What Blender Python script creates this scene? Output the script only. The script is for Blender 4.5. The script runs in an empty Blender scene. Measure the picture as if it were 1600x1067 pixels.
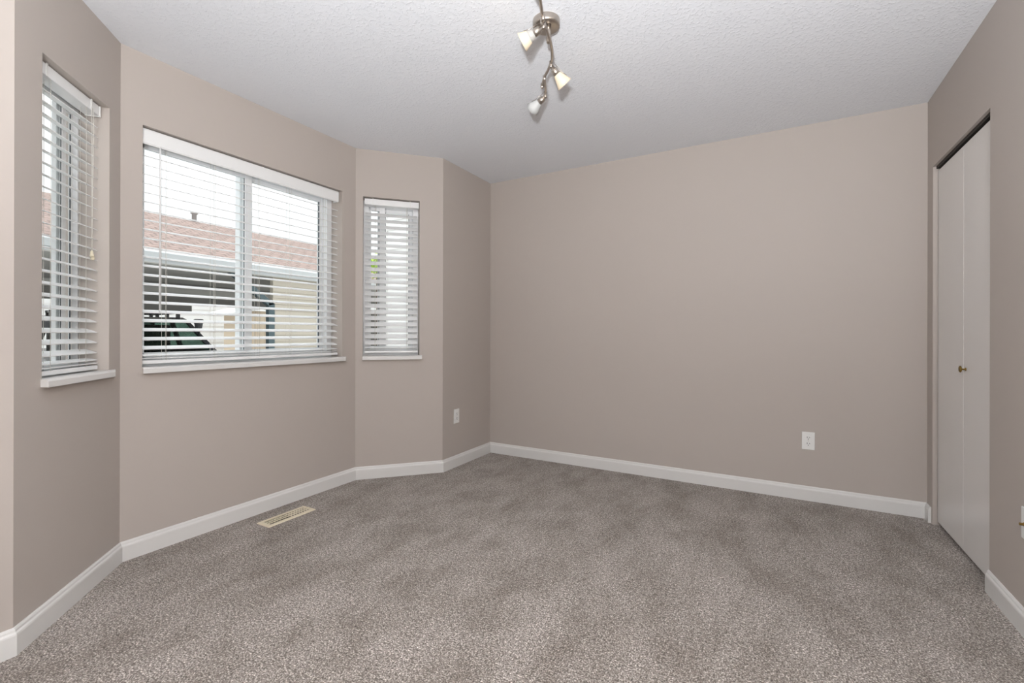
import bpy, bmesh, math, random
from mathutils import Vector, Matrix
random.seed(7)
S = bpy.context.scene
COL = S.collection

# ------------------------------------------------------------------ camera
CAM = Vector((2.2263, -3.5470, 1.0790))
r_ = Vector((0.87114321, 0.4910242, 0.00217844))
u_ = Vector((-0.00175968, -0.00131459, 0.99999759))
f_ = Vector((-0.49102588, 0.87114494, 0.00028115))
cd = bpy.data.cameras.new('camera')
cam = bpy.data.objects.new('camera', cd)
COL.objects.link(cam)
M = Matrix((r_, u_, -f_)).transposed().to_4x4()
M.translation = CAM
cam.matrix_world = M
cd.sensor_width = 36.0
cd.lens = 718.52 / 1600 * 36.0
cd.shift_y = -12.84 / 1600
cd.clip_start = 0.02
cd.clip_end = 300
S.camera = cam

# ------------------------------------------------------------------ colour management
S.view_settings.view_transform = 'Standard'
S.view_settings.look = 'None'
S.view_settings.gamma = 1.0
S.view_settings.use_curve_mapping = False
S.view_settings.exposure = 0.9

# ------------------------------------------------------------------ world: white overcast sky
wd = bpy.data.worlds.new('overcast_sky')
S.world = wd
wd.use_nodes = True
bg = wd.node_tree.nodes['Background']
# overcast luminance: brightest overhead, a third of that at the horizon
_t = wd.node_tree
_g = _t.nodes.new('ShaderNodeTexCoord')
_x = _t.nodes.new('ShaderNodeSeparateXYZ')
_t.links.new(_g.outputs['Generated'], _x.inputs[0])
_m = _t.nodes.new('ShaderNodeMath'); _m.operation = 'MULTIPLY_ADD'; _m.use_clamp = False
_m.inputs[1].default_value = 2.0; _m.inputs[2].default_value = 1.0
_c = _t.nodes.new('ShaderNodeMath'); _c.operation = 'MAXIMUM'; _c.inputs[1].default_value = 0.0
_t.links.new(_x.outputs['Z'], _c.inputs[0]); _t.links.new(_c.outputs[0], _m.inputs[0])
_s = _t.nodes.new('ShaderNodeMath'); _s.operation = 'MULTIPLY'; _s.inputs[1].default_value = 0.54
_t.links.new(_m.outputs[0], _s.inputs[0])
_t.links.new(_s.outputs[0], bg.inputs['Strength'])
bg.inputs['Color'].default_value = (0.96, 0.98, 1.0, 1)

# ------------------------------------------------------------------ lights: photographer's flash, direct and bounced off the ceiling
def lamp(name, typ, loc, energy, color, **kw):
    d = bpy.data.lights.new(name, typ)
    d.energy = energy
    d.color = color
    for k, v in kw.items():
        setattr(d, k, v)
    o = bpy.data.objects.new(name, d)
    o.location = loc
    COL.objects.link(o)
    return o
FLASH_W = 21.0
BOUNCE_W = 290.0
lamp('camera_flash', 'POINT', (2.26, -3.60, 1.34), FLASH_W, (0.99, 1.0, 1.01), shadow_soft_size=0.035)
b_ = lamp('bounce_flash', 'SPOT', (2.42, -4.18, 1.10), BOUNCE_W, (0.965, 1.0, 1.035), shadow_soft_size=0.05,
          spot_size=math.radians(164), spot_blend=1.0)
b_.rotation_euler = Vector((-0.02, 0.30, 1.0)).to_track_quat('-Z', 'Y').to_euler()

# ------------------------------------------------------------------ material helpers
def mat(name, color=(0.8, 0.8, 0.8), rough=0.6, metal=0.0, spec=0.5, emis=None, estr=0.0):
    m = bpy.data.materials.new(name)
    m.use_nodes = True
    p = m.node_tree.nodes['Principled BSDF']
    p.inputs['Base Color'].default_value = (*color, 1)
    p.inputs['Roughness'].default_value = rough
    p.inputs['Metallic'].default_value = metal
    p.inputs['Specular IOR Level'].default_value = spec
    if emis:
        p.inputs['Emission Color'].default_value = (*emis, 1)
        p.inputs['Emission Strength'].default_value = estr
    return m
class NT:
    def __init__(s, m):
        s.m = m; s.t = m.node_tree; s.p = s.t.nodes['Principled BSDF']
    def n(s, typ, **kw):
        x = s.t.nodes.new(typ)
        for k, v in kw.items():
            if k in x.inputs: x.inputs[k].default_value = v
            else: setattr(x, k, v)
        return x
    def l(s, a, b): s.t.links.new(a, b)
    def coords(s):
        return s.n('ShaderNodeTexCoord').outputs['Object']
    def noise(s, vec, scale, detail=2.0, rough=0.5):
        x = s.n('ShaderNodeTexNoise')
        x.inputs['Scale'].default_value = scale
        x.inputs['Detail'].default_value = detail
        x.inputs['Roughness'].default_value = rough
        s.l(vec, x.inputs['Vector'])
        return x.outputs['Fac']
    def ramp(s, fac, stops):
        x = s.n('ShaderNodeValToRGB')
        e = x.color_ramp.elements
        while len(e) < len(stops): e.new(0.5)
        for el, (p, c) in zip(e, stops):
            el.position = p
            el.color = (*c, 1) if len(c) == 3 else c
        s.l(fac, x.inputs['Fac'])
        return x.outputs['Color']
    def mix(s, fac, a, b, typ='MIX'):
        x = s.n('ShaderNodeMix', data_type='RGBA', blend_type=typ)
        if isinstance(fac, float): x.inputs[0].default_value = fac
        else: s.l(fac, x.inputs[0])
        s.l(a, x.inputs[6]); s.l(b, x.inputs[7])
        return x.outputs[2]
    def bump(s, h, strength=0.3, dist=0.002):
        x = s.n('ShaderNodeBump')
        x.inputs['Strength'].default_value = strength
        x.inputs['Distance'].default_value = dist
        s.l(h, x.inputs['Height'])
        s.l(x.outputs['Normal'], s.p.inputs['Normal'])

# wall paint: warm greige eggshell with roller stipple
WALL = mat('wall_paint', (0.490, 0.440, 0.402), 0.55, spec=0.3)
k = NT(WALL); v = k.coords(); k.bump(k.noise(v, 260, 2), 0.06, 0.001)
# ceiling: white knockdown texture
CEIL = mat('ceiling_texture', (0.79, 0.805, 0.84), 0.9, spec=0.1)
k = NT(CEIL); v = k.coords()
a = k.noise(v, 34, 4, 0.6)
b = k.ramp(k.noise(v, 70, 3, 0.6), [(0.52, (0, 0, 0)), (0.66, (1, 1, 1))])
ad = k.n('ShaderNodeMath', operation='ADD'); k.l(a, ad.inputs[0]); k.l(b, ad.inputs[1])
k.bump(ad.outputs[0], 0.35, 0.0045)
# carpet: short flecked taupe pile, brushed nap patches
CARP = mat('carpet_pile', (0.27, 0.235, 0.205), 0.95, spec=0.05)
k = NT(CARP); v = k.coords()
f1 = k.noise(v, 190, 2, 0.6)
f2 = k.noise(v, 75, 3, 0.7)
mp = k.n('ShaderNodeMapping'); mp.inputs['Scale'].default_value = (1.5, 0.8, 1); mp.inputs['Rotation'].default_value = (0, 0, 0.5)
k.l(v, mp.inputs['Vector'])
big = k.noise(mp.outputs['Vector'], 3.2, 6, 0.74)
c1 = k.ramp(f1, [(0.32, (0.065, 0.051, 0.041)), (0.45, (0.20, 0.172, 0.147)), (0.54, (0.315, 0.28, 0.248)), (0.68, (0.74, 0.69, 0.635))])
c2 = k.ramp(f2, [(0.33, (0.48, 0.45, 0.43)), (0.5, (1, 1, 1)), (0.67, (1.45, 1.45, 1.46))])
c3 = k.ramp(big, [(0.36, (0.74, 0.71, 0.68)), (0.48, (0.97, 0.96, 0.95)), (0.60, (1.19, 1.19, 1.21))])
cc = k.mix(1.0, k.mix(1.0, c1, c2, 'MULTIPLY'), c3, 'MULTIPLY')
k.l(cc, k.p.inputs['Base Color'])
ad = k.n('ShaderNodeMath', operation='ADD'); k.l(f1, ad.inputs[0]); k.l(f2, ad.inputs[1])
k.bump(ad.outputs[0], 0.8, 0.006)
k.p.inputs['Sheen Weight'].default_value = 0.25
k.p.inputs['Sheen Roughness'].default_value = 0.6
k.p.inputs['Sheen Tint'].default_value = (0.9, 0.86, 0.84, 1)

TRIM = mat('white_trim_paint', (0.72, 0.71, 0.69), 0.35, spec=0.4)
VINYL = mat('white_vinyl', (0.88, 0.89, 0.90), 0.35)
BLIND = mat('white_blind_slat', (0.84, 0.845, 0.84), 0.4)
CORD = mat('blind_cord', (0.72, 0.70, 0.64), 0.8)
TASSEL = mat('ivory_plastic', (0.70, 0.63, 0.47), 0.4)
GASKET = mat('dark_gasket', (0.09, 0.10, 0.11), 0.5)
DOORM = mat('door_white_paint', (0.78, 0.755, 0.73), 0.28, spec=0.45)
BRASS = mat('aged_brass', (0.27, 0.175, 0.05), 0.3, metal=1.0)
STEEL = mat('brushed_nickel', (0.50, 0.45, 0.40), 0.32, metal=1.0)
k = NT(STEEL); v = k.coords(); k.bump(k.noise(v, 400, 2), 0.05, 0.0005)
PLATE = mat('white_plastic_plate', (0.82, 0.82, 0.80), 0.35)
SLOT = mat('outlet_slot_dark', (0.03, 0.028, 0.025), 0.6)
TRACKM = mat('door_track_gap_shade', (0.025, 0.02, 0.016), 0.5, metal=0.4)  # track coloured near-black to stand in for shade in the gap above the doors
REG = mat('cream_register_enamel', (0.74, 0.66, 0.50), 0.4)
DUCT = mat('register_duct_shade', (0.05, 0.045, 0.04), 0.8)

def glass_mat(name, tint=(0.96, 0.98, 0.98), gl=0.5):
    m = bpy.data.materials.new(name); m.use_nodes = True
    t = m.node_tree; t.nodes.remove(t.nodes['Principled BSDF'])
    out = t.nodes['Material Output']
    tr = t.nodes.new('ShaderNodeBsdfTransparent'); tr.inputs['Color'].default_value = (*tint, 1)
    g = t.nodes.new('ShaderNodeBsdfGlossy'); g.inputs['Roughness'].default_value = 0.02
    g.inputs['Color'].default_value = (gl, gl, gl, 1)
    lw = t.nodes.new('ShaderNodeLayerWeight'); lw.inputs['Blend'].default_value = 0.5
    pw = t.nodes.new('ShaderNodeMath'); pw.operation = 'POWER'; pw.inputs[1].default_value = 4.0
    fr = t.nodes.new('ShaderNodeMath'); fr.operation = 'MULTIPLY_ADD'; fr.inputs[1].default_value = 0.45; fr.inputs[2].default_value = 0.02
    t.links.new(lw.outputs['Facing'], pw.inputs[0]); t.links.new(pw.outputs[0], fr.inputs[0])
    mx = t.nodes.new('ShaderNodeMixShader')
    t.links.new(fr.outputs[0], mx.inputs[0]); t.links.new(tr.outputs[0], mx.inputs[1]); t.links.new(g.outputs[0], mx.inputs[2])
    t.links.new(mx.outputs[0], out.inputs['Surface'])
    return m
GLASS = glass_mat('window_glass')

# ------------------------------------------------------------------ mesh helpers
class Frame:
    """local (s, d, z) -> world: s along a wall, d outward through it, z up"""
    def __init__(s, A, B):
        s.A = Vector((A[0], A[1], 0)); B = Vector((B[0], B[1], 0))
        s.e = (B - s.A).normalized(); s.len = (B - s.A).length
        s.n = Vector((-s.e.y, s.e.x, 0))
    def __call__(s, a, d, z):
        return s.A + s.e * a + s.n * d + Vector((0, 0, z))
class World3:
    def __call__(s, x, y, z): return Vector((x, y, z))
WLD = World3()
class MB:
    def __init__(s): s.v = []; s.f = []; s.smooth = set()
    def add(s, verts, faces, smooth=False):
        o = len(s.v); s.v += [Vector(q) for q in verts]
        for fc in faces:
            if smooth: s.smooth.add(len(s.f))
            s.f.append([o + i for i in fc])
    def box(s, F, a0, a1, d0, d1, z0, z1):
        c = [F(a, d, z) for z in (z0, z1) for d in (d0, d1) for a in (a0, a1)]
        s.add(c, [(0, 2, 3, 1), (4, 5, 7, 6), (0, 1, 5, 4), (2, 6, 7, 3), (0, 4, 6, 2), (1, 3, 7, 5)])
        return s
    def prism(s, pts, z0, z1):
        n = len(pts)
        v = [(p[0], p[1], z0) for p in pts] + [(p[0], p[1], z1) for p in pts]
        s.add(v, [tuple(range(n))[::-1], tuple(range(n, 2 * n))] + [(i, (i + 1) % n, n + (i + 1) % n, n + i) for i in range(n)])
        return s
    def loft(s, rings, caps=True, smooth=False, closed=True):
        n = len(rings[0]); v = [q for rg in rings for q in rg]; f = []
        for i in range(len(rings) - 1):
            for j in range(n if closed else n - 1):
                j2 = (j + 1) % n
                f.append((i * n + j, i * n + j2, (i + 1) * n + j2, (i + 1) * n + j))
        s.add(v, f, smooth)
        if caps:
            o = len(s.v) - len(v)
            s.f.append([o + j for j in range(n)][::-1]); s.f.append([o + (len(rings) - 1) * n + j for j in range(n)])
        return s
    def lathe(s, base, axis, prof, n=20, caps=True, smooth=True):
        """prof: (distance along axis, radius)"""
        ax = Vector(axis).normalized(); t = ax.orthogonal().normalized(); w = ax.cross(t)
        base = Vector(base)
        rings = [[base + ax * h + (t * math.cos(2 * math.pi * j / n) + w * math.sin(2 * math.pi * j / n)) * r for j in range(n)] for h, r in prof]
        return s.loft(rings, caps, smooth)
    def tube(s, pts, r, n=8, smooth=True):
        pts = [Vector(p) for p in pts]; rings = []
        t0 = None
        for i, p in enumerate(pts):
            d = (pts[min(i + 1, len(pts) - 1)] - pts[max(i - 1, 0)]).normalized()
            if t0 is None: t0 = d.orthogonal().normalized()
            t0 = (t0 - d * t0.dot(d)).normalized(); w = d.cross(t0)
            rr = r[i] if isinstance(r, (list, tuple)) else r
            rings.append([p + (t0 * math.cos(2 * math.pi * j / n) + w * math.sin(2 * math.pi * j / n)) * rr for j in range(n)])
        return s.loft(rings, True, smooth)
    def build(s, name, material, parent=None, bevel=0.0, origin=None, seg=2):
        me = bpy.data.meshes.new(name)
        org = Vector(origin) if origin is not None else (parent_loc(parent) if parent else Vector((0, 0, 0)))
        me.from_pydata([q - org for q in s.v], [], s.f)
        bm = bmesh.new(); bm.from_mesh(me); bmesh.ops.recalc_face_normals(bm, faces=bm.faces); bm.to_mesh(me); bm.free()
        for i in s.smooth: me.polygons[i].use_smooth = True
        mats = material if isinstance(material, (list, tuple)) else [material]
        for m in mats: me.materials.append(m)
        o = bpy.data.objects.new(name, me)
        COL.objects.link(o)
        if parent:
            o.parent = parent
            o.location = org - parent_loc(parent)
        else:
            o.location = org
        if bevel:
            b = o.modifiers.new('bevel', 'BEVEL'); b.width = bevel; b.segments = seg; b.limit_method = 'ANGLE'; b.angle_limit = math.radians(40)
        return o
def parent_loc(o):
    p = Vector((0, 0, 0))
    while o: p += o.location; o = o.parent
    return p
def empty(name, loc):
    o = bpy.data.objects.new(name, None); o.location = loc; o.empty_display_size = 0.05
    COL.objects.link(o); return o
def thing(o, label, cat, group=None):
    o['label'] = label; o['category'] = cat
    if group: o['group'] = group
    return o
def struct(o, label=None, cat=None):
    o['kind'] = 'structure'
    if label: o['label'] = label
    if cat: o['category'] = cat
    return o

# ------------------------------------------------------------------ room shell
H = 2.44; TH = 0.17
W = 3.0245
P = {0: (0, 0), 1: (0, -0.694), 2: (-0.4414, -1.1632), 3: (-0.4414, -2.5681), 4: (0.0214, -3.0259), 5: (0.0214, -4.45), 6: (W, -4.45), 7: (W, 0)}
ORDER = [0, 1, 2, 3, 4, 5, 6, 7]
def offset_pt(i, off):
    """corner i of the room outline moved outward by off (outline runs 0,1,..7 with the room on the left)"""
    a = Vector(P[ORDER[i - 1]]); b = Vector(P[ORDER[i]]); c = Vector(P[ORDER[(i + 1) % 8]])
    d1 = (b - a).normalized(); d2 = (c - b).normalized()
    n1 = Vector((d1.y, -d1.x)); n2 = Vector((d2.y, -d2.x))
    return b + (n1 + n2) * (off / (1 + n1.dot(n2)))
OUT = {i: offset_pt(i, TH) for i in range(8)}
def wall(name, i, j, opening=None, label=None):
    """wall between corners i -> j ; opening = (s0, s1, z0, z1) with s from corner i"""
    A = Vector(P[i]); B = Vector(P[j]); e = (B - A).normalized(); n = Vector((e.y, -e.x))
    mb = MB()
    if not opening:
        mb.prism([A, B, OUT[j], OUT[i]], 0, H)
    else:
        s0, s1, z0, z1 = opening
        q0 = A + e * s0; q1 = A + e * s1
        mb.prism([A, q0, q0 + n * TH, OUT[i]], 0, H)
        mb.prism([q1, B, OUT[j], q1 + n * TH], 0, H)
        if z0 > 0: mb.prism([q0, q1, q1 + n * TH, q0 + n * TH], 0, z0)
        mb.prism([q0, q1, q1 + n * TH, q0 + n * TH], z1, H)
    return struct(mb.build(name, WALL))
LB = 1.4049; LA = 0.65097; LC = 0.64435
ZS, ZH = 0.905, 2.092
wall('wall_back', 7, 0)
wall('wall_left_far', 0, 1)
wall('wall_bay_far', 1, 2, (LC - 0.466, LC - 0.052, ZS, ZH))
wall('wall_bay', 2, 3, (LB - 1.285, LB - 0.088, ZS, ZH))
wall('wall_bay_near', 3, 4, (LA - 0.560, LA - 0.132, ZS, ZH))
wall('wall_left_near', 4, 5)
wall('wall_front', 5, 6)
DY0, DY1, DZ = -0.885, -0.097, 2.03
wall('wall_right', 6, 7, (4.45 + DY0, 4.45 + DY1, 0, DZ))
poly_out = [OUT[i] for i in range(8)]
struct(MB().prism(poly_out, -0.2, 0.0).build('floor', CARP))
struct(MB().prism(poly_out, H, H + 0.2).build('ceiling', CEIL))
# closet behind the folding door
cl = MB()
cx0, cx1 = W + TH, W + 0.78
cl.box(WLD, cx1, cx1 + 0.1, -1.2, 0.2, 0, H); cl.box(WLD, cx0, cx1, 0.1, 0.2, 0, H); cl.box(WLD, cx0, cx1, -1.2, -1.1, 0, H)
cl.box(WLD, cx0, cx1 + .1, -1.2, 0.2, H, H + .1); cl.box(WLD, cx0, cx1 + .1, -1.2, 0.2, -0.1, 0.0)
struct(cl.build('wall_closet', WALL))

# baseboards: profile swept along the outline with mitred corners
BH, BT = 0.092, 0.014
PROF = [(0.0, 0.0), (BT, 0.0), (BT, BH * 0.74), (BT * 0.9, BH * 0.80), (BT * 0.62, BH * 0.86), (BT * 0.55, BH * 0.93), (BT * 0.3, BH), (0.0, BH)]
def inset(path, off):
    out = []
    for i, b in enumerate(path):
        b = Vector(b); ns = []
        if i > 0: d = (b - Vector(path[i - 1])).normalized(); ns.append(Vector((-d.y, d.x)))
        if i < len(path) - 1: d = (Vector(path[i + 1]) - b).normalized(); ns.append(Vector((-d.y, d.x)))
        if len(ns) == 1: out.append(b + ns[0] * off)
        else: out.append(b + (ns[0] + ns[1]) * (off / (1 + ns[0].dot(ns[1]))))
    return out
def baseboard(name, full, a, b):
    """piece from full[a] to full[b] (consecutive), mitred against its neighbours"""
    rings = []
    for i in (a, b):
        rings.append([Vector((*inset(full, t)[i], z)) for t, z in PROF])
    mb = MB(); mb.loft(rings)
    return struct(mb.build(name, TRIM))
path = [(W, -0.080), (W, 0), P[0], P[1], P[2], P[3], P[4], P[5], P[6], (W, DY0)]
for idx, nm in enumerate(['baseboard_right_far', 'baseboard_back', 'baseboard_left_far', 'baseboard_bay_far', 'baseboard_bay', 'baseboard_bay_near', 'baseboard_left_near', 'baseboard_front', 'baseboard_right_near']):
    baseboard(nm, path, idx, idx + 1)

# ------------------------------------------------------------------ windows (vinyl sliders set deep in drywall returns)
FB = Frame(P[3], P[2]); FA = Frame(P[4], P[3]); FC = Frame(P[2], P[1])
D0, D1 = 0.112, 0.200
def window(name, F, s0, s1, m0, m1, label, nose, jr=0.042, sw=0.026, dk=1.0):
    D1 = D0 + 0.088 * dk
    root = struct(empty(name, F((s0 + s1) / 2, 0.14, ZS)), label, 'window')
    jw = 0.042
    fr = MB()
    fr.box(F, s0, s0 + jw, D0, D1, ZS, ZH); fr.box(F, s1 - jr, s1, D0, D1, ZS, ZH)
    fr.box(F, s0 + jw, s1 - jr, D0, D1, ZS, ZS + 0.045); fr.box(F, s0 + jw, s1 - jr, D0, D1, ZH - 0.045, ZH)
    fr.build('window_frame', VINYL, root, bevel=0.003)
    zi0, zi1 = ZS + 0.045, ZH - 0.045
    # sliding sash on the inner track (near side)
    a = MB()
    a.box(F, s0 + jw, s0 + jw + sw * 0.6, D0 + .012 * dk, D0 + .034 * dk, zi0, zi1)
    a.box(F, s0 + jw, m1, D0 + .012 * dk, D0 + .034 * dk, zi0, zi0 + sw); a.box(F, s0 + jw, m1, D0 + .012 * dk, D0 + .034 * dk, zi1 - sw, zi1)
    a.box(F, m0 + .012, m1, D0 + .008 * dk, D0 + .040 * dk, zi0, zi1)
    a.build('sliding_sash', VINYL, root, bevel=0.002)
    MB().box(F, s0 + jw + sw * .6, m0 + .012, D0 + .021 * dk, D0 + .025 * dk, zi0 + sw, zi1 - sw).build('glass_pane', GLASS, root)
    # fixed sash on the outer track
    a = MB()
    a.box(F, m0, m0 + .034, D0 + .045 * dk, D1 + .006 * dk, zi0, zi1)
    a.box(F, s1 - jr - sw, s1 - jr, D0 + .05 * dk, D0 + .075 * dk, zi0, zi1)
    a.box(F, m0 + .03, s1 - jr - sw, D0 + .05 * dk, D0 + .075 * dk, zi0, zi0 + sw); a.box(F, m0 + .03, s1 - jr - sw, D0 + .05 * dk, D0 + .075 * dk, zi1 - sw, zi1)
    a.build('fixed_sash', VINYL, root, bevel=0.002)
    MB().box(F, m0 + .034, s1 - jr - sw, D0 + .060 * dk, D0 + .064 * dk, zi0 + sw, zi1 - sw).build('glass_pane', GLASS, root)
    g = MB()
    g.box(F, m0 + .009, m0 + .012, D0 + .017 * dk, D0 + .021 * dk, zi0 + sw, zi1 - sw)
    g.box(F, m1 + .0, m1 + .004, D0 + .036 * dk, D0 + .050 * dk, zi0 + sw, zi1 - sw)
    g.box(F, s1 - jr - sw - .003, s1 - jr - sw, D0 + .048 * dk, D0 + .060 * dk, zi0 + sw, zi1 - sw)
    g.build('weather_strip', GASKET, root)
    # stool: bevelled board lining the bottom of the return and projecting into the room
    st = MB()
    # nose = (left end at the wall, left end at the front, right front, right wall), returned at an angle
    wl, fl, fr_, wr = nose
    nos = [(0.0, ZS + 0.005), (-0.022, ZS + 0.005), (-0.032, ZS - 0.003), (-0.032, ZS - 0.024), (0.0, ZS - 0.024)]
    st.loft([[F(wl + (fl - wl) * (d / -.032), d, z) for d, z in nos], [F(wr + (fr_ - wr) * (d / -.032), d, z) for d, z in nos]])
    st.box(F, s0, s1, 0.0, D0, ZS - 0.001, ZS + 0.004)
    st.build('window_sill', TRIM, root)
    return root
window('window_1', FA, 0.132, 0.560, 0.440, 0.477, 'narrow white slider window in the near angled bay wall', (0.126, 0.112, 0.545, 0.612), 0.012, 0.012, 0.36)
window('window_2', FB, 0.088, 1.285, 0.648, 0.703, 'wide white slider window in the middle of the bay', (0.092, 0.080, 1.290, 1.322))
window('window_3', FC, 0.052, 0.466, 0.158, 0.215, 'narrow white slider window in the far angled bay wall', (0.050, 0.050, 0.480, 0.484))

# ------------------------------------------------------------------ blinds
def blind(F, s0, s1, z0, pitch, n, tilt, label, valance, cords, wand=None, pull=None, dc=0.056):
    root = thing(empty('window_blind', F((s0 + s1) / 2, dc, ZS)), label, 'blind', 'white slatted blinds in the bay windows')
    a0, a1 = s0 + 0.010, s1 - 0.010
    # head rail
    zt = 2.086; hr = MB()
    if valance:
        hr.box(F, a0, a1, dc - .022, dc + .03, zt - .045, zt)
    else:
        hr.box(F, a0, a1, dc - .028, dc + .026, zt - .044, zt)
    hr.build('headrail', BLIND, root, bevel=0.002)
    if valance:
        vb = MB()
        pr = [(0.022, 2.086), (0.030, 2.086), (0.030, 2.010), (0.024, 2.010), (0.019, 2.018), (0.019, 2.078)]
        vb.loft([[F(s0 + .004, d, z) for d, z in pr], [F(s1 - .016, d, z) for d, z in pr]])
        vb.box(F, s1 - .022, s1 - .016, .03, .07, 2.012, 2.084)
        vb.build('valance', BLIND, root)
    else:
        for sc in (s0 + (s1 - s0) * .17, s1 - (s1 - s0) * .17):
            MB().box(F, sc - .004, sc + .004, dc - .031, dc - .028, zt - .046, zt + .003).build('headrail_clip', PLATE, root)
        MB().box(F, a1, a1 + .006, dc - .03, dc + .028, zt - .046, zt + .001).build('end_bracket', PLATE, root)
    # slats
    zs = [z0 + pitch * i for i in range(n)]
    sl = MB(); hw, ht = 0.025, 0.0016
    def slat(zc, t, sag=0.0):
        ct, sn = math.cos(t), math.sin(t)
        m = 4; rings = []
        prof = []
        for i in range(m + 1):
            x = -hw + 2 * hw * i / m; prof.append((x, ht + 0.0016 * (1 - (x / hw) ** 2)))
        for i in range(m, -1, -1):
            x = -hw + 2 * hw * i / m; prof.append((x, -ht + 0.0016 * (1 - (x / hw) ** 2)))
        # x>0 is the outer edge; a positive tilt drops the room-side edge
        for s in (a0 + .004, a1 - .004):
            rings.append([F(s, dc + x * ct - y * sn, zc + x * sn + y * ct) for x, y in prof])
        sl.loft(rings)
    for i, z in enumerate(zs): slat(z, tilt + random.uniform(-.012, .012))
    slat(z0 - .036, tilt * 0.4); slat(z0 - .052, 0.03)
    sl.build('slat_stack', BLIND, root)
    zb = z0 - .062
    MB().box(F, a0 + .002, a1 - .002, dc - .025, dc + .025, zb - .018, zb).build('bottom_rail', BLIND, root, bevel=0.003)
    # ladder cords: front and back strings at each station with lift cord
    for sc in cords:
        lc = MB()
        for dd in (-.0265, .0265):
            lc.tube([F(sc, dc + dd * math.cos(tilt), zt - .044), F(sc, dc + dd * math.cos(tilt), zb - .004)], 0.0008, 5)
        lc.tube([F(sc + .006, dc, zt - .04), F(sc + .006, dc, zb)], 0.0009, 5)
        for z in zs:
            lc.tube([F(sc, dc - .0265 * math.cos(tilt), z - .0265 * math.sin(tilt) - .001), F(sc, dc + .0265 * math.cos(tilt), z + .0265 * math.sin(tilt) - .001)], 0.0006, 4)
        lc.build('ladder_cord', CORD, root)
    if wand:
        s, zb2 = wand
        w = MB(); w.tube([F(s, dc - .034, 2.02), F(s, dc - .036, 1.99), F(s, dc - .036, zb2)], [.002, .0042, .0048], 8)
        w.lathe(F(s, dc - .036, zb2), (0, 0, -1), [(0, .0048), (.006, .006), (.012, .004)], 8)
        w.build('tilt_wand', mat('clear_wand', (0.78, 0.79, 0.79), 0.2), root)
    if pull:
        s, zb2, sp = pull
        w = MB()
        for i in (0, 1):
            w.tube([F(s + i * sp, dc - .034, 2.05), F(s + i * sp, dc - .036, 1.95), F(s + i * .006, dc - .036, 1.75), F(s + i * .003, dc - .036, zb2)], .0011, 5)
        w = w.build('lift_cord', CORD, root)
        t = MB()
        for i in (0, 1):
            t.lathe(F(s + i * .006, dc - .036, zb2 + .002 - i * .012), (0, 0, -1), [(0, .002), (.004, .005), (.02, .0065), (.024, .0085), (.028, .004)], 10)
        t.build('tassel', TASSEL, w)
    return root
R = math.radians
blind(FA, 0.132, 0.551, 0.996, 0.0455, 23, R(20), 'narrow blind with half open slats and a hanging ivory tassel, nearest the camera', False,
      [0.232, 0.452], pull=(0.470, 1.43, .012))
blind(FB, 0.088, 1.285, 1.003, 0.0456, 22, R(17), 'wide blind with a deep valance and clear tilt wand in the large middle window', True,
      [0.204, 0.44, 0.695, 0.905, 1.165], wand=(0.170, 1.195))
blind(FC, 0.052, 0.466, 1.009, 0.0460, 22, R(38), 'narrow blind with mostly closed slats in the small window beside the far corner', False,
      [0.138, 0.372])

# ------------------------------------------------------------------ folding closet door
door = struct(empty('door_1', (W + 0.04, (DY0 + DY1) / 2, 0)), 'white two-panel folding closet door with a small brass knob', 'door')
dx0, dx1 = W + 0.022, W + 0.056
ym = -0.500
MB().box(WLD, dx0, dx1, ym + .0015, DY1 - .010, 0.022, 2.004).build('door_panel', DOORM, door, bevel=0.002)
near = MB().box(WLD, dx0, dx1, DY0 + .008, ym - .0015, 0.022, 2.004).build('door_panel', DOORM, door, bevel=0.002)
kn = MB()
ky, kz = -0.532, 0.910
kn.lathe((dx0, ky, kz), (-1, 0, 0), [(0, .008), (.002, .008), (.003, .0042), (.013, .0045), (.016, .009), (.018, .0155), (.021, .0165), (.024, .013), (.025, .004)], 18)
kn.build('door_knob', BRASS, near)
MB().box(WLD, W + .015, W + .062, DY0 + .004, DY1 - .004, 2.014, DZ).build('door_track', TRACKM, door)
jb = MB()
jb.box(WLD, W + .0005, W + .02, DY1 - .0045, DY1 - .0005, 0, DZ - .001)
jb.build('door_stop', WALL, door)

# ------------------------------------------------------------------ outlets and wall plates
def outlet(F, s, zc, label):
    root = thing(empty('wall_outlet', F(s, 0, zc)), label, 'outlet', 'white duplex wall outlets')
    w, h = 0.0355, 0.0575
    MB().box(F, s - w, s + w, -0.006, 0.0, zc - h, zc + h).build('cover_plate', PLATE, root, bevel=0.003)
    for q in (0.0195, -0.0195):
        rc = MB()
        pts = []
        for i in range(24):
            a = 2 * math.pi * i / 24
            pts.append((max(-.0168, min(.0168, .0172 * math.cos(a))), max(-.0135, min(.0135, .0172 * math.sin(a)))))
        rc.loft([[F(s + x, -.0055, zc + q + z) for x, z in pts], [F(s + x, -.0085, zc + q + z) for x, z in pts]])
        rcp = rc.build('receptacle', PLATE, root)
        sl = MB()
        sl.box(F, s - .0078, s - .0052, -.0092, -.0080, zc + q - .001, zc + q + .0085)
        sl.box(F, s + .0052, s + .0078, -.0092, -.0080, zc + q - .000, zc + q + .0075)
        sl.lathe(F(s, -.0080, zc + q - .0075), -F.n, [(0, .0028), (.0012, .0028)], 10)
        sl.build('socket_slots', SLOT, rcp)
    MB().lathe(F(s, -.0055, zc), -F.n, [(0, .0028), (.0012, .0024)], 10).build('screw', STEEL, root)
    return root
FE = Frame((0, 0), (W, 0)); FD = Frame(P[1], P[0])
FE.n = Vector((0, 1, 0))
outlet(FE, 2.437, 0.3865, 'white duplex outlet low on the wide back wall, near the closet')
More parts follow.
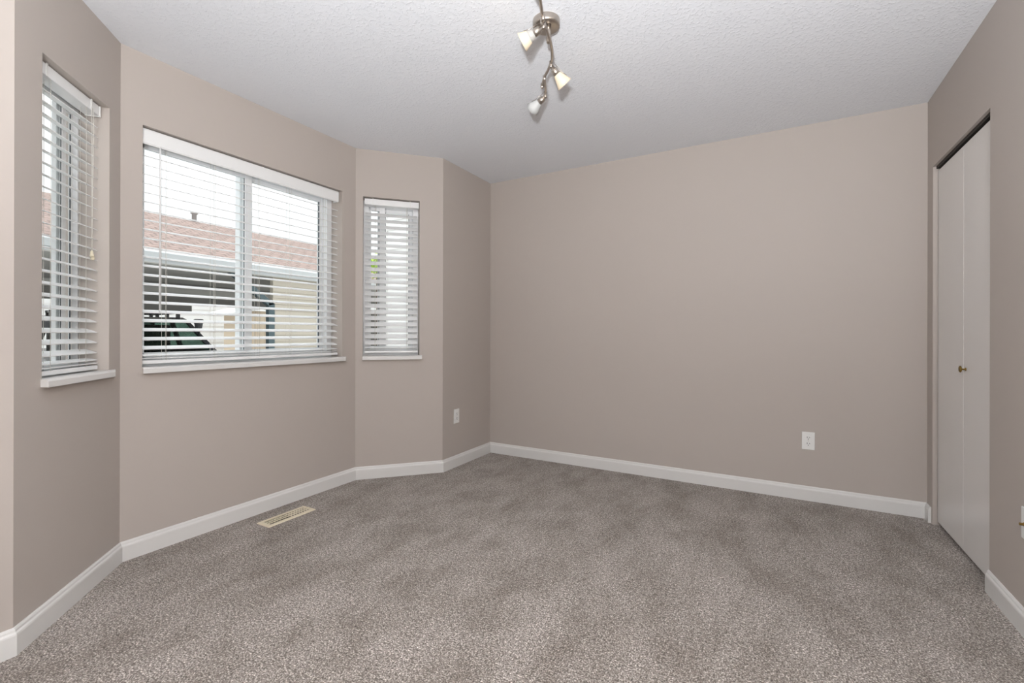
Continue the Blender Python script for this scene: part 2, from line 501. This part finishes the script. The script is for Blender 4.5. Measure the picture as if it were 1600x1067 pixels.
outlet(FD, 0.694 - 0.517, 0.408, 'white duplex outlet on the narrow dark wall beside the far corner')
FR = Frame((W, 0), (W, -4)); FR.e = Vector((0, -1, 0)); FR.n = Vector((1, 0, 0))
cp = thing(empty('cable_wall_plate', FR(1.215, 0, 0.40)), 'white cable plate with brass connector on right wall, cut by photo edge', 'wall plate')
MB().box(FR, 1.180, 1.250, -0.006, 0, 0.343, 0.457).build('cover_plate', PLATE, cp, bevel=0.003)
cn = MB(); cn.lathe(FR(1.215, -.006, 0.400), (-1, 0, 0), [(0, .0075), (.004, .0075), (.005, .0048), (.016, .0048), (.0162, .003)], 12)
cn.build('cable_connector', BRASS, cp)

# ------------------------------------------------------------------ floor register
rg = thing(empty('floor_register', (-0.250, -1.838, 0)), 'cream metal floor register set in the carpet below the wide window', 'floor vent')
x0, x1, y0, y1 = -0.305, -0.193, -1.990, -1.688
m = MB(); ix0, ix1, iy0, iy1 = x0 + .022, x1 - .022, y0 + .024, y1 - .024
def rim(a, b, c, d, z): return [(a, c, z), (b, c, z), (b, d, z), (a, d, z)]
m.loft([rim(x0, x1, y0, y1, 0.0), rim(x0, x1, y0, y1, 0.003), rim(x0 + .006, x1 - .006, y0 + .006, y1 - .006, .007), rim(ix0, ix1, iy0, iy1, .0065), rim(ix0, ix1, iy0, iy1, .001)], caps=False)
m.build('register_frame', REG, rg)
m = MB()
nl = 15
for i in range(nl + 1):
    yy = iy0 + (iy1 - iy0) * i / nl
    t = 1 if i < nl / 2 else -1
    m.add([(ix0, yy - .004, .0062), (ix1, yy - .004, .0062), (ix1, yy + .004 * 1, .0012 if t > 0 else .0058), (ix0, yy + .004, .0012 if t > 0 else .0058),
           (ix0, yy - .004, .0050), (ix1, yy - .004, .0050), (ix1, yy + .004, .0004 if t > 0 else .0046), (ix0, yy + .004, .0004 if t > 0 else .0046)],
          [(0, 1, 2, 3), (7, 6, 5, 4), (0, 4, 5, 1), (1, 5, 6, 2), (2, 6, 7, 3), (3, 7, 4, 0)])
for q in (1 / 3, 2 / 3):
    xx = ix0 + (ix1 - ix0) * q
    m.box(WLD, xx - .004, xx + .004, iy0, iy1, .0030, .0066)
m.build('louvre_grille', REG, rg)
MB().box(WLD, ix0, ix1, iy0, iy1, .0002, .0008).build('duct_shade_sheet', DUCT, rg)  # thin dark sheet standing in for the shaded duct below the louvres
MB().box(WLD, (x0 + x1) / 2 - .006, (x0 + x1) / 2 + .006, y1 - .022, y1 - .008, .006, .0095).build('damper_lever', REG, rg, bevel=.001)

# ------------------------------------------------------------------ ceiling track light
tl = thing(empty('ceiling_track_light', (1.371, -1.732, H)), 'brushed nickel ceiling light with wavy rail and glass spot shades', 'ceiling light')
m = MB(); m.lathe((1.371, -1.732, H), (0, 0, -1), [(0, .059), (.022, .059), (.028, .057), (.031, .052), (.0315, .0)], 40, caps=False)
m.build('canopy', STEEL, tl)
ZR = 2.335
KZ = (ZR - CAM.z) / (2.37 - CAM.z)      # hang the rail lower along the same sight lines
def hang(x, y): return (CAM.x + (x - CAM.x) * KZ, CAM.y + (y - CAM.y) * KZ)
def smooth_path(pts, n=6):
    out = []; L = len(pts)
    for i in range(L - 1):
        p0 = Vector(pts[max(i - 1, 0)]); p1 = Vector(pts[i]); p2 = Vector(pts[i + 1]); p3 = Vector(pts[min(i + 2, L - 1)])
        for j in range(n):
            t = j / n
            out.append(0.5 * ((2 * p1) + (p2 - p0) * t + (2 * p0 - 5 * p1 + 4 * p2 - p3) * t * t + (-p0 + 3 * p1 - 3 * p2 + p3) * t ** 3))
    out.append(Vector(pts[-1])); return out
def rail(pts, z):
    m = MB(); pth = smooth_path([(*hang(x, y), z) for x, y in pts])
    m.tube(pth, .0062, 10)
    for q in (pth[0], pth[-1]): m.lathe(q - Vector((0, 0, .013)), (0, 0, 1), [(0, .004), (.003, .008), (.013, .0085), (.023, .008), (.026, .004)], 12)
    return m.build('rail', STEEL, tl)
main = [(1.413, -1.850), (1.400, -1.809), (1.384, -1.738), (1.359, -1.649), (1.324, -1.568), (1.309, -1.547), (1.269, -1.496), (1.231, -1.453), (1.184, -1.383)]
rail(main, ZR)
rail([(1.395, -1.822), (1.412, -1.859), (1.432, -1.911), (1.443, -1.945), (1.450, -2.02), (1.47, -2.10), (1.52, -2.20), (1.565, -2.295)], ZR + .004)
rail([(1.228, -1.448), (1.204, -1.392), (1.182, -1.338), (1.165, -1.306)], ZR - .002)
m = MB(); m.lathe((1.388, -1.745, H - .03), (0, 0, -1), [(0, .012), (.03, .010), (.078, .009)], 16); m.build('rail_stem', STEEL, tl)

SHADE_LIT = mat('frosted_shade_lit', (0.58, 0.51, 0.40), 0.5, emis=(1.0, 0.78, 0.50), estr=0.16)
SHADE_OFF = mat('frosted_shade', (0.66, 0.67, 0.66), 0.5)
SHADE_OFF.node_tree.nodes['Principled BSDF'].inputs['Transmission Weight'].default_value = 0.25
CLEAR = mat('clear_shade_neck', (0.40, 0.39, 0.37), 0.15, emis=(1.0, 0.86, 0.7), estr=0.03)
FILAM = mat('lamp_bulb_glow', (1, 0.9, 0.7), 0.4, emis=(1.0, 0.78, 0.45), estr=6.0)
def head(piv, ix, iy, toward, lit, clear, drop=0.012):
    """spot head aimed by image-like directions built from its own view axis: ix right, iy down, toward away from the camera"""
    piv = Vector(piv)
    v = (piv - CAM).normalized(); rr = r_ - v * r_.dot(v); rr.normalize(); dn = v.cross(rr).normalized()
    if dn.z > 0: dn = -dn
    ax = (rr * ix + dn * iy + v * toward).normalized()
    hd = bpy.data.objects.new('spot_head', None); hd.empty_display_size = .03; COL.objects.link(hd); hd.parent = tl
    hd.location = piv - parent_loc(tl)
    j = MB(); j.lathe(piv + Vector((0, 0, .016)), (0, 0, -1), [(0, .0085), (.028, .0085), (.032, .006)], 14)
    j.lathe(piv - Vector((0, 0, .006)), ax, [(0, .009), (.016, .0095), (.018, .0155), (.046, .0165), (.048, .012)], 18)
    j.build('lamp_socket', STEEL, hd)
    b0 = piv - Vector((0, 0, .006)) + ax * .044
    sp = [(0, .0165), (.009, .0205), (.020, .0240), (.036, .0295), (.057, .0375), (.0575, .0362), (.036, .0282), (.020, .0227), (.009, .0192), (.001, .0152)]
    s1 = MB()
    if clear:
        s1.lathe(b0, ax, [(0.022, .0246), (.036, .0295), (.057, .0375), (.0575, .0362), (.036, .0282), (.0225, .0234)], 28, caps=False)
        s1.build('lamp_shade', SHADE_LIT, hd)
        s2 = MB(); s2.lathe(b0, ax, [(0, .0165), (.009, .0205), (.022, .0246), (.0225, .0234), (.009, .0192), (.001, .0152)], 28, caps=False)
        s2.build('shade_neck', CLEAR, hd)
    else:
        s1.lathe(b0, ax, sp, 28, caps=False); s1.build('lamp_shade', SHADE_LIT if lit else SHADE_OFF, hd)
    bl = MB(); bl.lathe(b0, ax, [(0, .008), (.012, .010), (.03, .011), (.036, .007), (.038, .001)], 14)
    bl.build('lamp_bulb', FILAM if lit else PLATE, hd)
    t = ax.cross(v).normalized()
    if t.z < 0: t = -t
    MB().tube([piv + ax * .01 + t * .014, b0 + ax * .012 + t * .0235, b0 + ax * .032 + t * .030], .0014, 6).build('shade_clip', STEEL, hd)
    if lit:
        d = bpy.data.lights.new('bulb_light', 'POINT'); d.energy = 0.06; d.color = (1.0, 0.78, 0.5); d.shadow_soft_size = 0.012
        o = bpy.data.objects.new('bulb_light', d); o.parent = hd; o.location = b0 + ax * .072 - piv; COL.objects.link(o)
head((*hang(1.401, -1.822), ZR - .012), -18, 11, 0.0, True, True)
head((*hang(1.312, -1.552), ZR - .012), 17, 19, 0.0, True, False)
head((*hang(1.172, -1.318), ZR - .014), -17, 16, 10, False, False)
head((*hang(1.560, -2.290), ZR - .012), -15, 10, 4, True, False)

# ------------------------------------------------------------------ outside: neighbour carport block, car, houses, plants
GZ = -0.28
SIDE_T = mat('tan_siding', (0.52, 0.465, 0.385), 0.7)
SIDE_W = mat('white_siding', (0.93, 0.92, 0.90), 0.6)
FASC = mat('white_fascia', (0.74, 0.76, 0.77), 0.5)
SOFF = mat('carport_ceiling', (0.60, 0.58, 0.54), 0.8)
DTRIM = mat('dark_green_trim', (0.075, 0.11, 0.12), 0.5)
ASPH = mat('concrete_drive', (0.42, 0.42, 0.41), 0.9)
k = NT(ASPH); v = k.coords(); k.l(k.ramp(k.noise(v, 40, 4), [(.3, (.40, .395, .385)), (.7, (.52, .515, .50))]), k.p.inputs['Base Color'])
ROOF = mat('asphalt_shingle', (0.3, 0.25, 0.22), 0.9, spec=0.1)
k = NT(ROOF); v = k.coords()
mp = k.n('ShaderNodeMapping'); mp.inputs['Rotation'].default_value = (0, 0, math.pi / 2); k.l(v, mp.inputs['Vector'])
br = k.n('ShaderNodeTexBrick'); k.l(mp.outputs['Vector'], br.inputs['Vector'])
br.inputs['Scale'].default_value = 1.0; br.inputs['Brick Width'].default_value = 0.22; br.inputs['Row Height'].default_value = 0.13; br.inputs['Mortar Size'].default_value = 0.016
br.inputs['Color1'].default_value = (0.44, 0.325, 0.285, 1); br.inputs['Color2'].default_value = (0.33, 0.245, 0.22, 1); br.inputs['Mortar'].default_value = (0.15, 0.115, 0.105, 1)  # dark mortar colour paints in the shadow lines between shingle rows
k.l(k.mix(0.35, br.outputs['Color'], k.ramp(k.noise(v, 9, 4), [(.3, (.26, .195, .175)), (.7, (.52, .405, .36))])), k.p.inputs['Base Color'])

struct(MB().box(WLD, -45, 12, -30, 40, GZ - .2, GZ).build('ground', ASPH))

def laps(mb, A, B, z0, z1, pitch=0.11, d=0.012):
    """lap siding between ground points A -> B; boards face the left of A->B"""
    A = Vector((*A, 0)); B = Vector((*B, 0)); e = (B - A).normalized(); n = Vector((-e.y, e.x, 0))
    prof = []; z = z0
    while z < z1 - 1e-6:
        zz = min(z + pitch, z1); prof += [(d, z), (0.002, zz)]; z = zz
    prof += [(-.08, z1), (-.08, z0)]
    mb.loft([[A + n * a + Vector((0, 0, zz)) for a, zz in prof], [B + n * a + Vector((0, 0, zz)) for a, zz in prof]])

XF = -5.44; XR = -11.0; XRG = -8.3
YA, YB = -9.0, 12.0
ZE, ZRG = 2.255, 3.41
cpt = thing(empty('neighbour_carport', (-8, 1.5, GZ)), 'long low carport building with brown shingle roof seen through the windows', 'building')
m = MB()
sl = (ZRG - ZE) / (XF + .08 - XRG)
m.loft([[(XF + .08, y, ZE), (XRG, y, ZRG), (XRG - 2.94, y, ZE), (XRG - 2.94, y, ZE - .04), (XRG, y, ZRG - .05), (XF + .08, y, ZE - .035)] for y in (YA, YB)])
m.build('shingle_roof', ROOF, cpt)
m = MB()
m.loft([[(XF + .06, y, ZE - .03), (XF + .17, y, ZE - .02), (XF + .18, y, ZE - .05), (XF + .155, y, ZE - .09), (XF + .13, y, ZE - .135), (XF + .06, y, ZE - .135)] for y in (YA, YB)])
m.build('gutter', FASC, cpt)
m = MB().box(WLD, XF + .03, XF + .06, YA, YB, 2.075, ZE - .025); m.build('fascia', FASC, cpt)
MB().box(WLD, XR - .3, XF + .05, YA, YB, 2.06, 2.085).build('carport_ceiling', SOFF, cpt)
m = MB(); laps(m, (XF, 3.55), (XF, 1.45), GZ, 2.06)
m.build('siding_wall', SIDE_T, cpt)
m = MB(); laps(m, (XF, YB), (XF, 6.2), GZ, 2.06); m.build('siding_wall', SIDE_T, cpt)
m = MB(); laps(m, (XF, -3.4), (XF, YA), GZ, 2.06); m.build('siding_wall', SIDE_T, cpt)
# opening trim with sloping brace in the corner
m = MB()
m.box(WLD, XF - .06, XF + .03, 1.36, 1.47, GZ, 1.60)
m.loft([[(x, 1.36, 1.555), (x, 1.47, 1.585), (x, 0.86, 2.055), (x, 0.70, 2.055)] for x in (XF - .06, XF + .03)])
m.build('opening_trim', DTRIM, cpt)
m = MB().box(WLD, XF - .06, XF + .03, -3.45, -3.35, GZ, 2.06); m.build('opening_trim', DTRIM, cpt)
# party walls and rear header beams inside
BACKW = mat('carport_inside_boards', (0.40, 0.39, 0.37), 0.85)
m = MB(); m.box(WLD, XR - .1, XR, YA, 6.6, 1.79, 2.06); m.build('rear_beam', BACKW, cpt)
m = MB(); m.box(WLD, XR - .1, XR, 5.15, YB, GZ, 1.85); m.build('rear_wall', BACKW, cpt)
m = MB(); m.box(WLD, XR, XR + .06, 1.2, 2.80, 1.56, 1.80); m.build('rear_apron', BACKW, cpt)
for yy in (-2.0, 2.75):
    MB().box(WLD, -8.3, -8.16, YA if yy < 0 else -3.3, 3.5, 1.98, 2.06).build('ceiling_beam', BACKW, cpt) if yy > 0 else None
pv = MB(); pv.lathe((XRG + .02, 1.56, ZRG - .05), (0, 0, 1), [(0, .045), (.20, .045), (.20, .07), (.23, .07), (.24, .03)], 12)
pv.build('vent_pipe', mat('grey_vent', (0.5, 0.5, 0.5), .6), cpt)

# white house far behind the carport and the beige shed beside it
wh = thing(empty('white_house', (-17, 3, GZ)), 'white lap-sided house bright in daylight beyond the carport', 'building')
m = MB(); laps(m, (-16.0, 16.0), (-16.0, -12.0), GZ, 3.0, 0.20, 0.02); m.build('siding_wall', SIDE_W, wh)
m = MB(); m.loft([[(-15.6, y, 3.0), (-19, y, 4.2), (-22.4, y, 3.0), (-22.4, y, 2.9), (-15.6, y, 2.9)] for y in (-12.5, 16.5)]); m.build('shingle_roof', ROOF, wh)
sh = thing(empty('garden_shed', (-13.5, 6, GZ)), 'beige vertical-board shed under a white eave behind the dark green trim', 'shed')
BEIGE = mat('beige_boards', (0.80, 0.66, 0.50), 0.7)
m = MB()
for i in range(14):
    y = 5.60 + i * .16; m.box(WLD, -13.10, -13.0, y, y + .152, GZ, 1.82)
m.box(WLD, -14.6, -13.1, 5.60, 7.84, GZ, 1.80)
m.build('board_wall', BEIGE, sh)
m = MB(); m.loft([[(x, 5.05, 1.74), (x, 6.7, 2.22), (x, 8.3, 1.74), (x, 8.3, 1.66), (x, 6.7, 2.12), (x, 5.05, 1.66)] for x in (-12.8, -14.8)]); m.build('shed_roof', mat('shed_roof_white', (0.75, 0.73, 0.70), .6), sh)

# dark vehicle parked nose-out in the carport
CARP_ = mat('dark_car_paint', (0.035, 0.037, 0.042), 0.25, spec=0.6)
CGL = mat('windshield_glass', (0.03, 0.055, 0.05), 0.05, spec=0.8)
RUB = mat('tyre_rubber', (0.02, 0.02, 0.02), 0.8)
SEATM = mat('green_tinted_seat', (0.16, 0.30, 0.22), 0.7)
CHR = mat('bright_metal', (0.6, 0.6, 0.6), 0.2, metal=1)
yc = -0.22
sv = thing(empty('parked_suv', (-7.2, yc, GZ)), 'dark vehicle with roof rack and large door mirrors parked in the carport', 'car')
def sect(x, hw, z0, z1, sh_=0.1):
    return [(x, yc - hw, z0), (x, yc + hw, z0), (x, yc + hw, z1 - sh_), (x, yc + hw - sh_ * .8, z1), (x, yc - hw + sh_ * .8, z1), (x, yc - hw, z1 - sh_)]
m = MB()
m.loft([sect(-4.90, .80, .10, .52), sect(-4.98, .92, 0.0, .64), sect(-5.3, .97, -.03, .72), sect(-5.86, 1.0, -.03, .785), sect(-6.6, 1.0, -.03, .80, .05), sect(-8.9, 1.0, -.03, .80, .05), sect(-9.45, .95, 0, .78, .08)])
m.build('car_body', CARP_, sv, bevel=.02)
# greenhouse: pillars + roof
def gh(t):  # t 0 base ..1 top
    return (-5.86 - .66 * t, .98 - .21 * t, .785 + .50 * t)
m = MB()
xb, hb, zb_ = gh(0); xt, ht_, zt_ = gh(1)
pw = .085
for sgn in (1, -1):
    m.loft([[(xb, yc + sgn * hb, zb_), (xb, yc + sgn * (hb - pw * 1.3), zb_), (xb - .12, yc + sgn * hb, zb_)], [(xt, yc + sgn * ht_, zt_), (xt, yc + sgn * (ht_ - pw), zt_), (xt - .12, yc + sgn * ht_, zt_)]])
    for xx in (-7.5, -8.75):
        m.loft([[(xx, yc + sgn * .99, .79), (xx - .14, yc + sgn * .99, .79), (xx - .14, yc + sgn * .93, .79), (xx, yc + sgn * .93, .79)], [(xx, yc + sgn * .83, 1.30), (xx - .14, yc + sgn * .83, 1.30), (xx - .14, yc + sgn * .78, 1.30), (xx, yc + sgn * .78, 1.30)]])
m.loft([[(xt + .05, yc - .75, 1.265), (xt + .05, yc + .75, 1.265), (xt + .03, yc + .75, 1.295), (xt + .03, yc - .75, 1.295)], [(-6.9, yc - .80, 1.27), (-6.9, yc + .80, 1.27), (-6.9, yc + .80, 1.345), (-6.9, yc - .80, 1.345)],
        [(-8.6, yc - .84, 1.27), (-8.6, yc + .84, 1.27), (-8.6, yc + .80, 1.345), (-8.6, yc - .80, 1.345)], [(-9.2, yc - .78, 1.22), (-9.2, yc + .78, 1.22), (-9.2, yc + .72, 1.26), (-9.2, yc - .72, 1.26)]])
m.build('cabin_shell', CARP_, sv, bevel=.01)
CGL2 = glass_mat('windscreen_tint', (0.27, 0.37, 0.33), 0.7)
m = MB(); m.loft([[(xb + .01, yc - hb + .08, zb_), (xb + .01, yc + hb - .08, zb_), (xb, yc + hb - .08, zb_), (xb, yc - hb + .08, zb_)], [(xt + .01, yc - ht_ + .06, zt_), (xt + .01, yc + ht_ - .06, zt_), (xt, yc + ht_ - .06, zt_), (xt, yc - ht_ + .06, zt_)]])
m.build('windscreen', CGL2, sv)
m = MB(); m.box(WLD, -7.9, -7.6, yc - .8, yc + .8, .0, 1.22); m.build('cabin_partition', RUB, sv)
m = MB(); m.box(WLD, -6.6, -5.95, yc - .9, yc + .9, .60, .81); m.build('dashboard', RUB, sv, bevel=.03)
for yy in (-.42, .42):
    m = MB(); m.loft([[(-7.0, yc + yy - .26, .35), (-7.0, yc + yy + .26, .35), (-7.2, yc + yy + .26, .35), (-7.2, yc + yy - .26, .35)], [(-7.2, yc + yy - .20, 1.06), (-7.2, yc + yy + .20, 1.06), (-7.34, yc + yy + .20, 1.06), (-7.34, yc + yy - .20, 1.06)],
                      [(-7.22, yc + yy - .12, 1.20), (-7.22, yc + yy + .12, 1.20), (-7.32, yc + yy + .12, 1.20), (-7.32, yc + yy - .12, 1.20)]])
    m.build('front_seat', SEATM, sv, bevel=.03)
for sgn in (1, -1):
    wd_ = .80 if sgn > 0 else .99; m = MB(); cy = yc + sgn * wd_
    m.loft([[(-6.13, yc + sgn * .82, 1.00), (-6.23, yc + sgn * .82, 1.00), (-6.23, yc + sgn * .82, 1.10), (-6.13, yc + sgn * .82, 1.10)], [(-6.13, cy, 1.09), (-6.21, cy, 1.09), (-6.21, cy, 1.14), (-6.13, cy, 1.14)]])
    rings = []
    for z, w, d in [(1.10, .040, .05), (1.17, .052, .06), (1.235, .062, .065), (1.25, .085, .07), (1.285, .085, .07), (1.305, .055, .05)]:
        rings.append([(-6.15 + d * math.cos(q) , cy + w * math.sin(q), z) for q in [2 * math.pi * i / 12 for i in range(12)]])
    m.loft(rings)
    m.build('door_mirror', CARP_, sv, bevel=.012)
m = MB()
for sgn in (1, -1): m.tube([(-6.75, yc + sgn * .72, 1.43), (-8.6, yc + sgn * .72, 1.43)], .02, 8)
for xx in (-6.9, -7.5, -8.1, -8.5):
    m.box(WLD, xx - .03, xx + .03, yc - .75, yc + .75, 1.42, 1.455)
    for sgn in (1, -1): m.box(WLD, xx - .03, xx + .03, yc + sgn * .72 - .025, yc + sgn * .72 + .025, 1.34, 1.43)
m.build('roof_rack', CARP_, sv)
for xx in (-5.55, -8.55):
    for sgn in (1, -1):
        m = MB(); m.lathe((xx, yc + sgn * .74, GZ + .36), (0, sgn, 0), [(0, .2), (0, .34), (.03, .36), (.22, .36), (.25, .34), (.25, .2), (.22, .19), (.22, .05), (.24, .0)], 24)
        m.build('wheel', RUB, sv)
for sgn in (1, -1):
    MB().box(WLD, -4.97, -4.90, yc + sgn * .62 - .14, yc + sgn * .62 + .14, .40, .52).build('headlight', CHR, sv, bevel=.02)
MB().box(WLD, -4.93, -4.89, yc - .42, yc + .42, .28, .52).build('front_grille', RUB, sv)

# parked a little askew, tail towards the far side
_a = math.radians(-9); _p = Vector((-6.1, yc, 0)); _o = sv.location - _p
sv.rotation_euler.z = _a
sv.location = _p + Matrix.Rotation(_a, 3, 'Z') @ _o + Vector((-.05, -.02, 0))

# our own house: a white wing standing out just past the far bay window
ow = struct(empty('wall_outside_wing', (-1, .5, GZ)))
m = MB(); laps(m, (-0.19, 0.34), (-1.62, 0.34), GZ, 2.9, 0.11, 0.012); m.box(WLD, -1.70, -1.60, 0.30, 1.6, GZ, 2.9)
m.build('siding_wall', SIDE_W, ow)

# young tree whose leaves show in the far window
LEAF = mat('yellow_green_leaf', (0.42, 0.62, 0.06), 0.5)
BARK = mat('thin_bark', (0.16, 0.11, 0.08), 0.9)
tb = Vector((-5.02, 3.50, GZ))
tr = thing(empty('young_tree', tb), 'slim young tree with bright yellow-green leaves outside the far window', 'tree')
m = MB(); m.tube([tb, tb + Vector((.02, .01, 1.2)), tb + Vector((-.02, .03, 2.3)), tb + Vector((.0, .0, 2.95))], [.03, .025, .018, .008], 8); m.build('trunk', BARK, tr)
m = MB()
for i in range(260):
    c = tb + Vector((random.gauss(0, .12), random.gauss(0, .12), 2.78 + random.gauss(0, .11)))
    a = Vector((random.gauss(0, 1), random.gauss(0, 1), random.gauss(0, .6))).normalized(); b = a.orthogonal().normalized(); q = .045
    m.add([c - a * q, c + b * q * .5, c + a * q, c - b * q * .5], [(0, 1, 2, 3)])
m.build('leaf_crown', LEAF, tr)
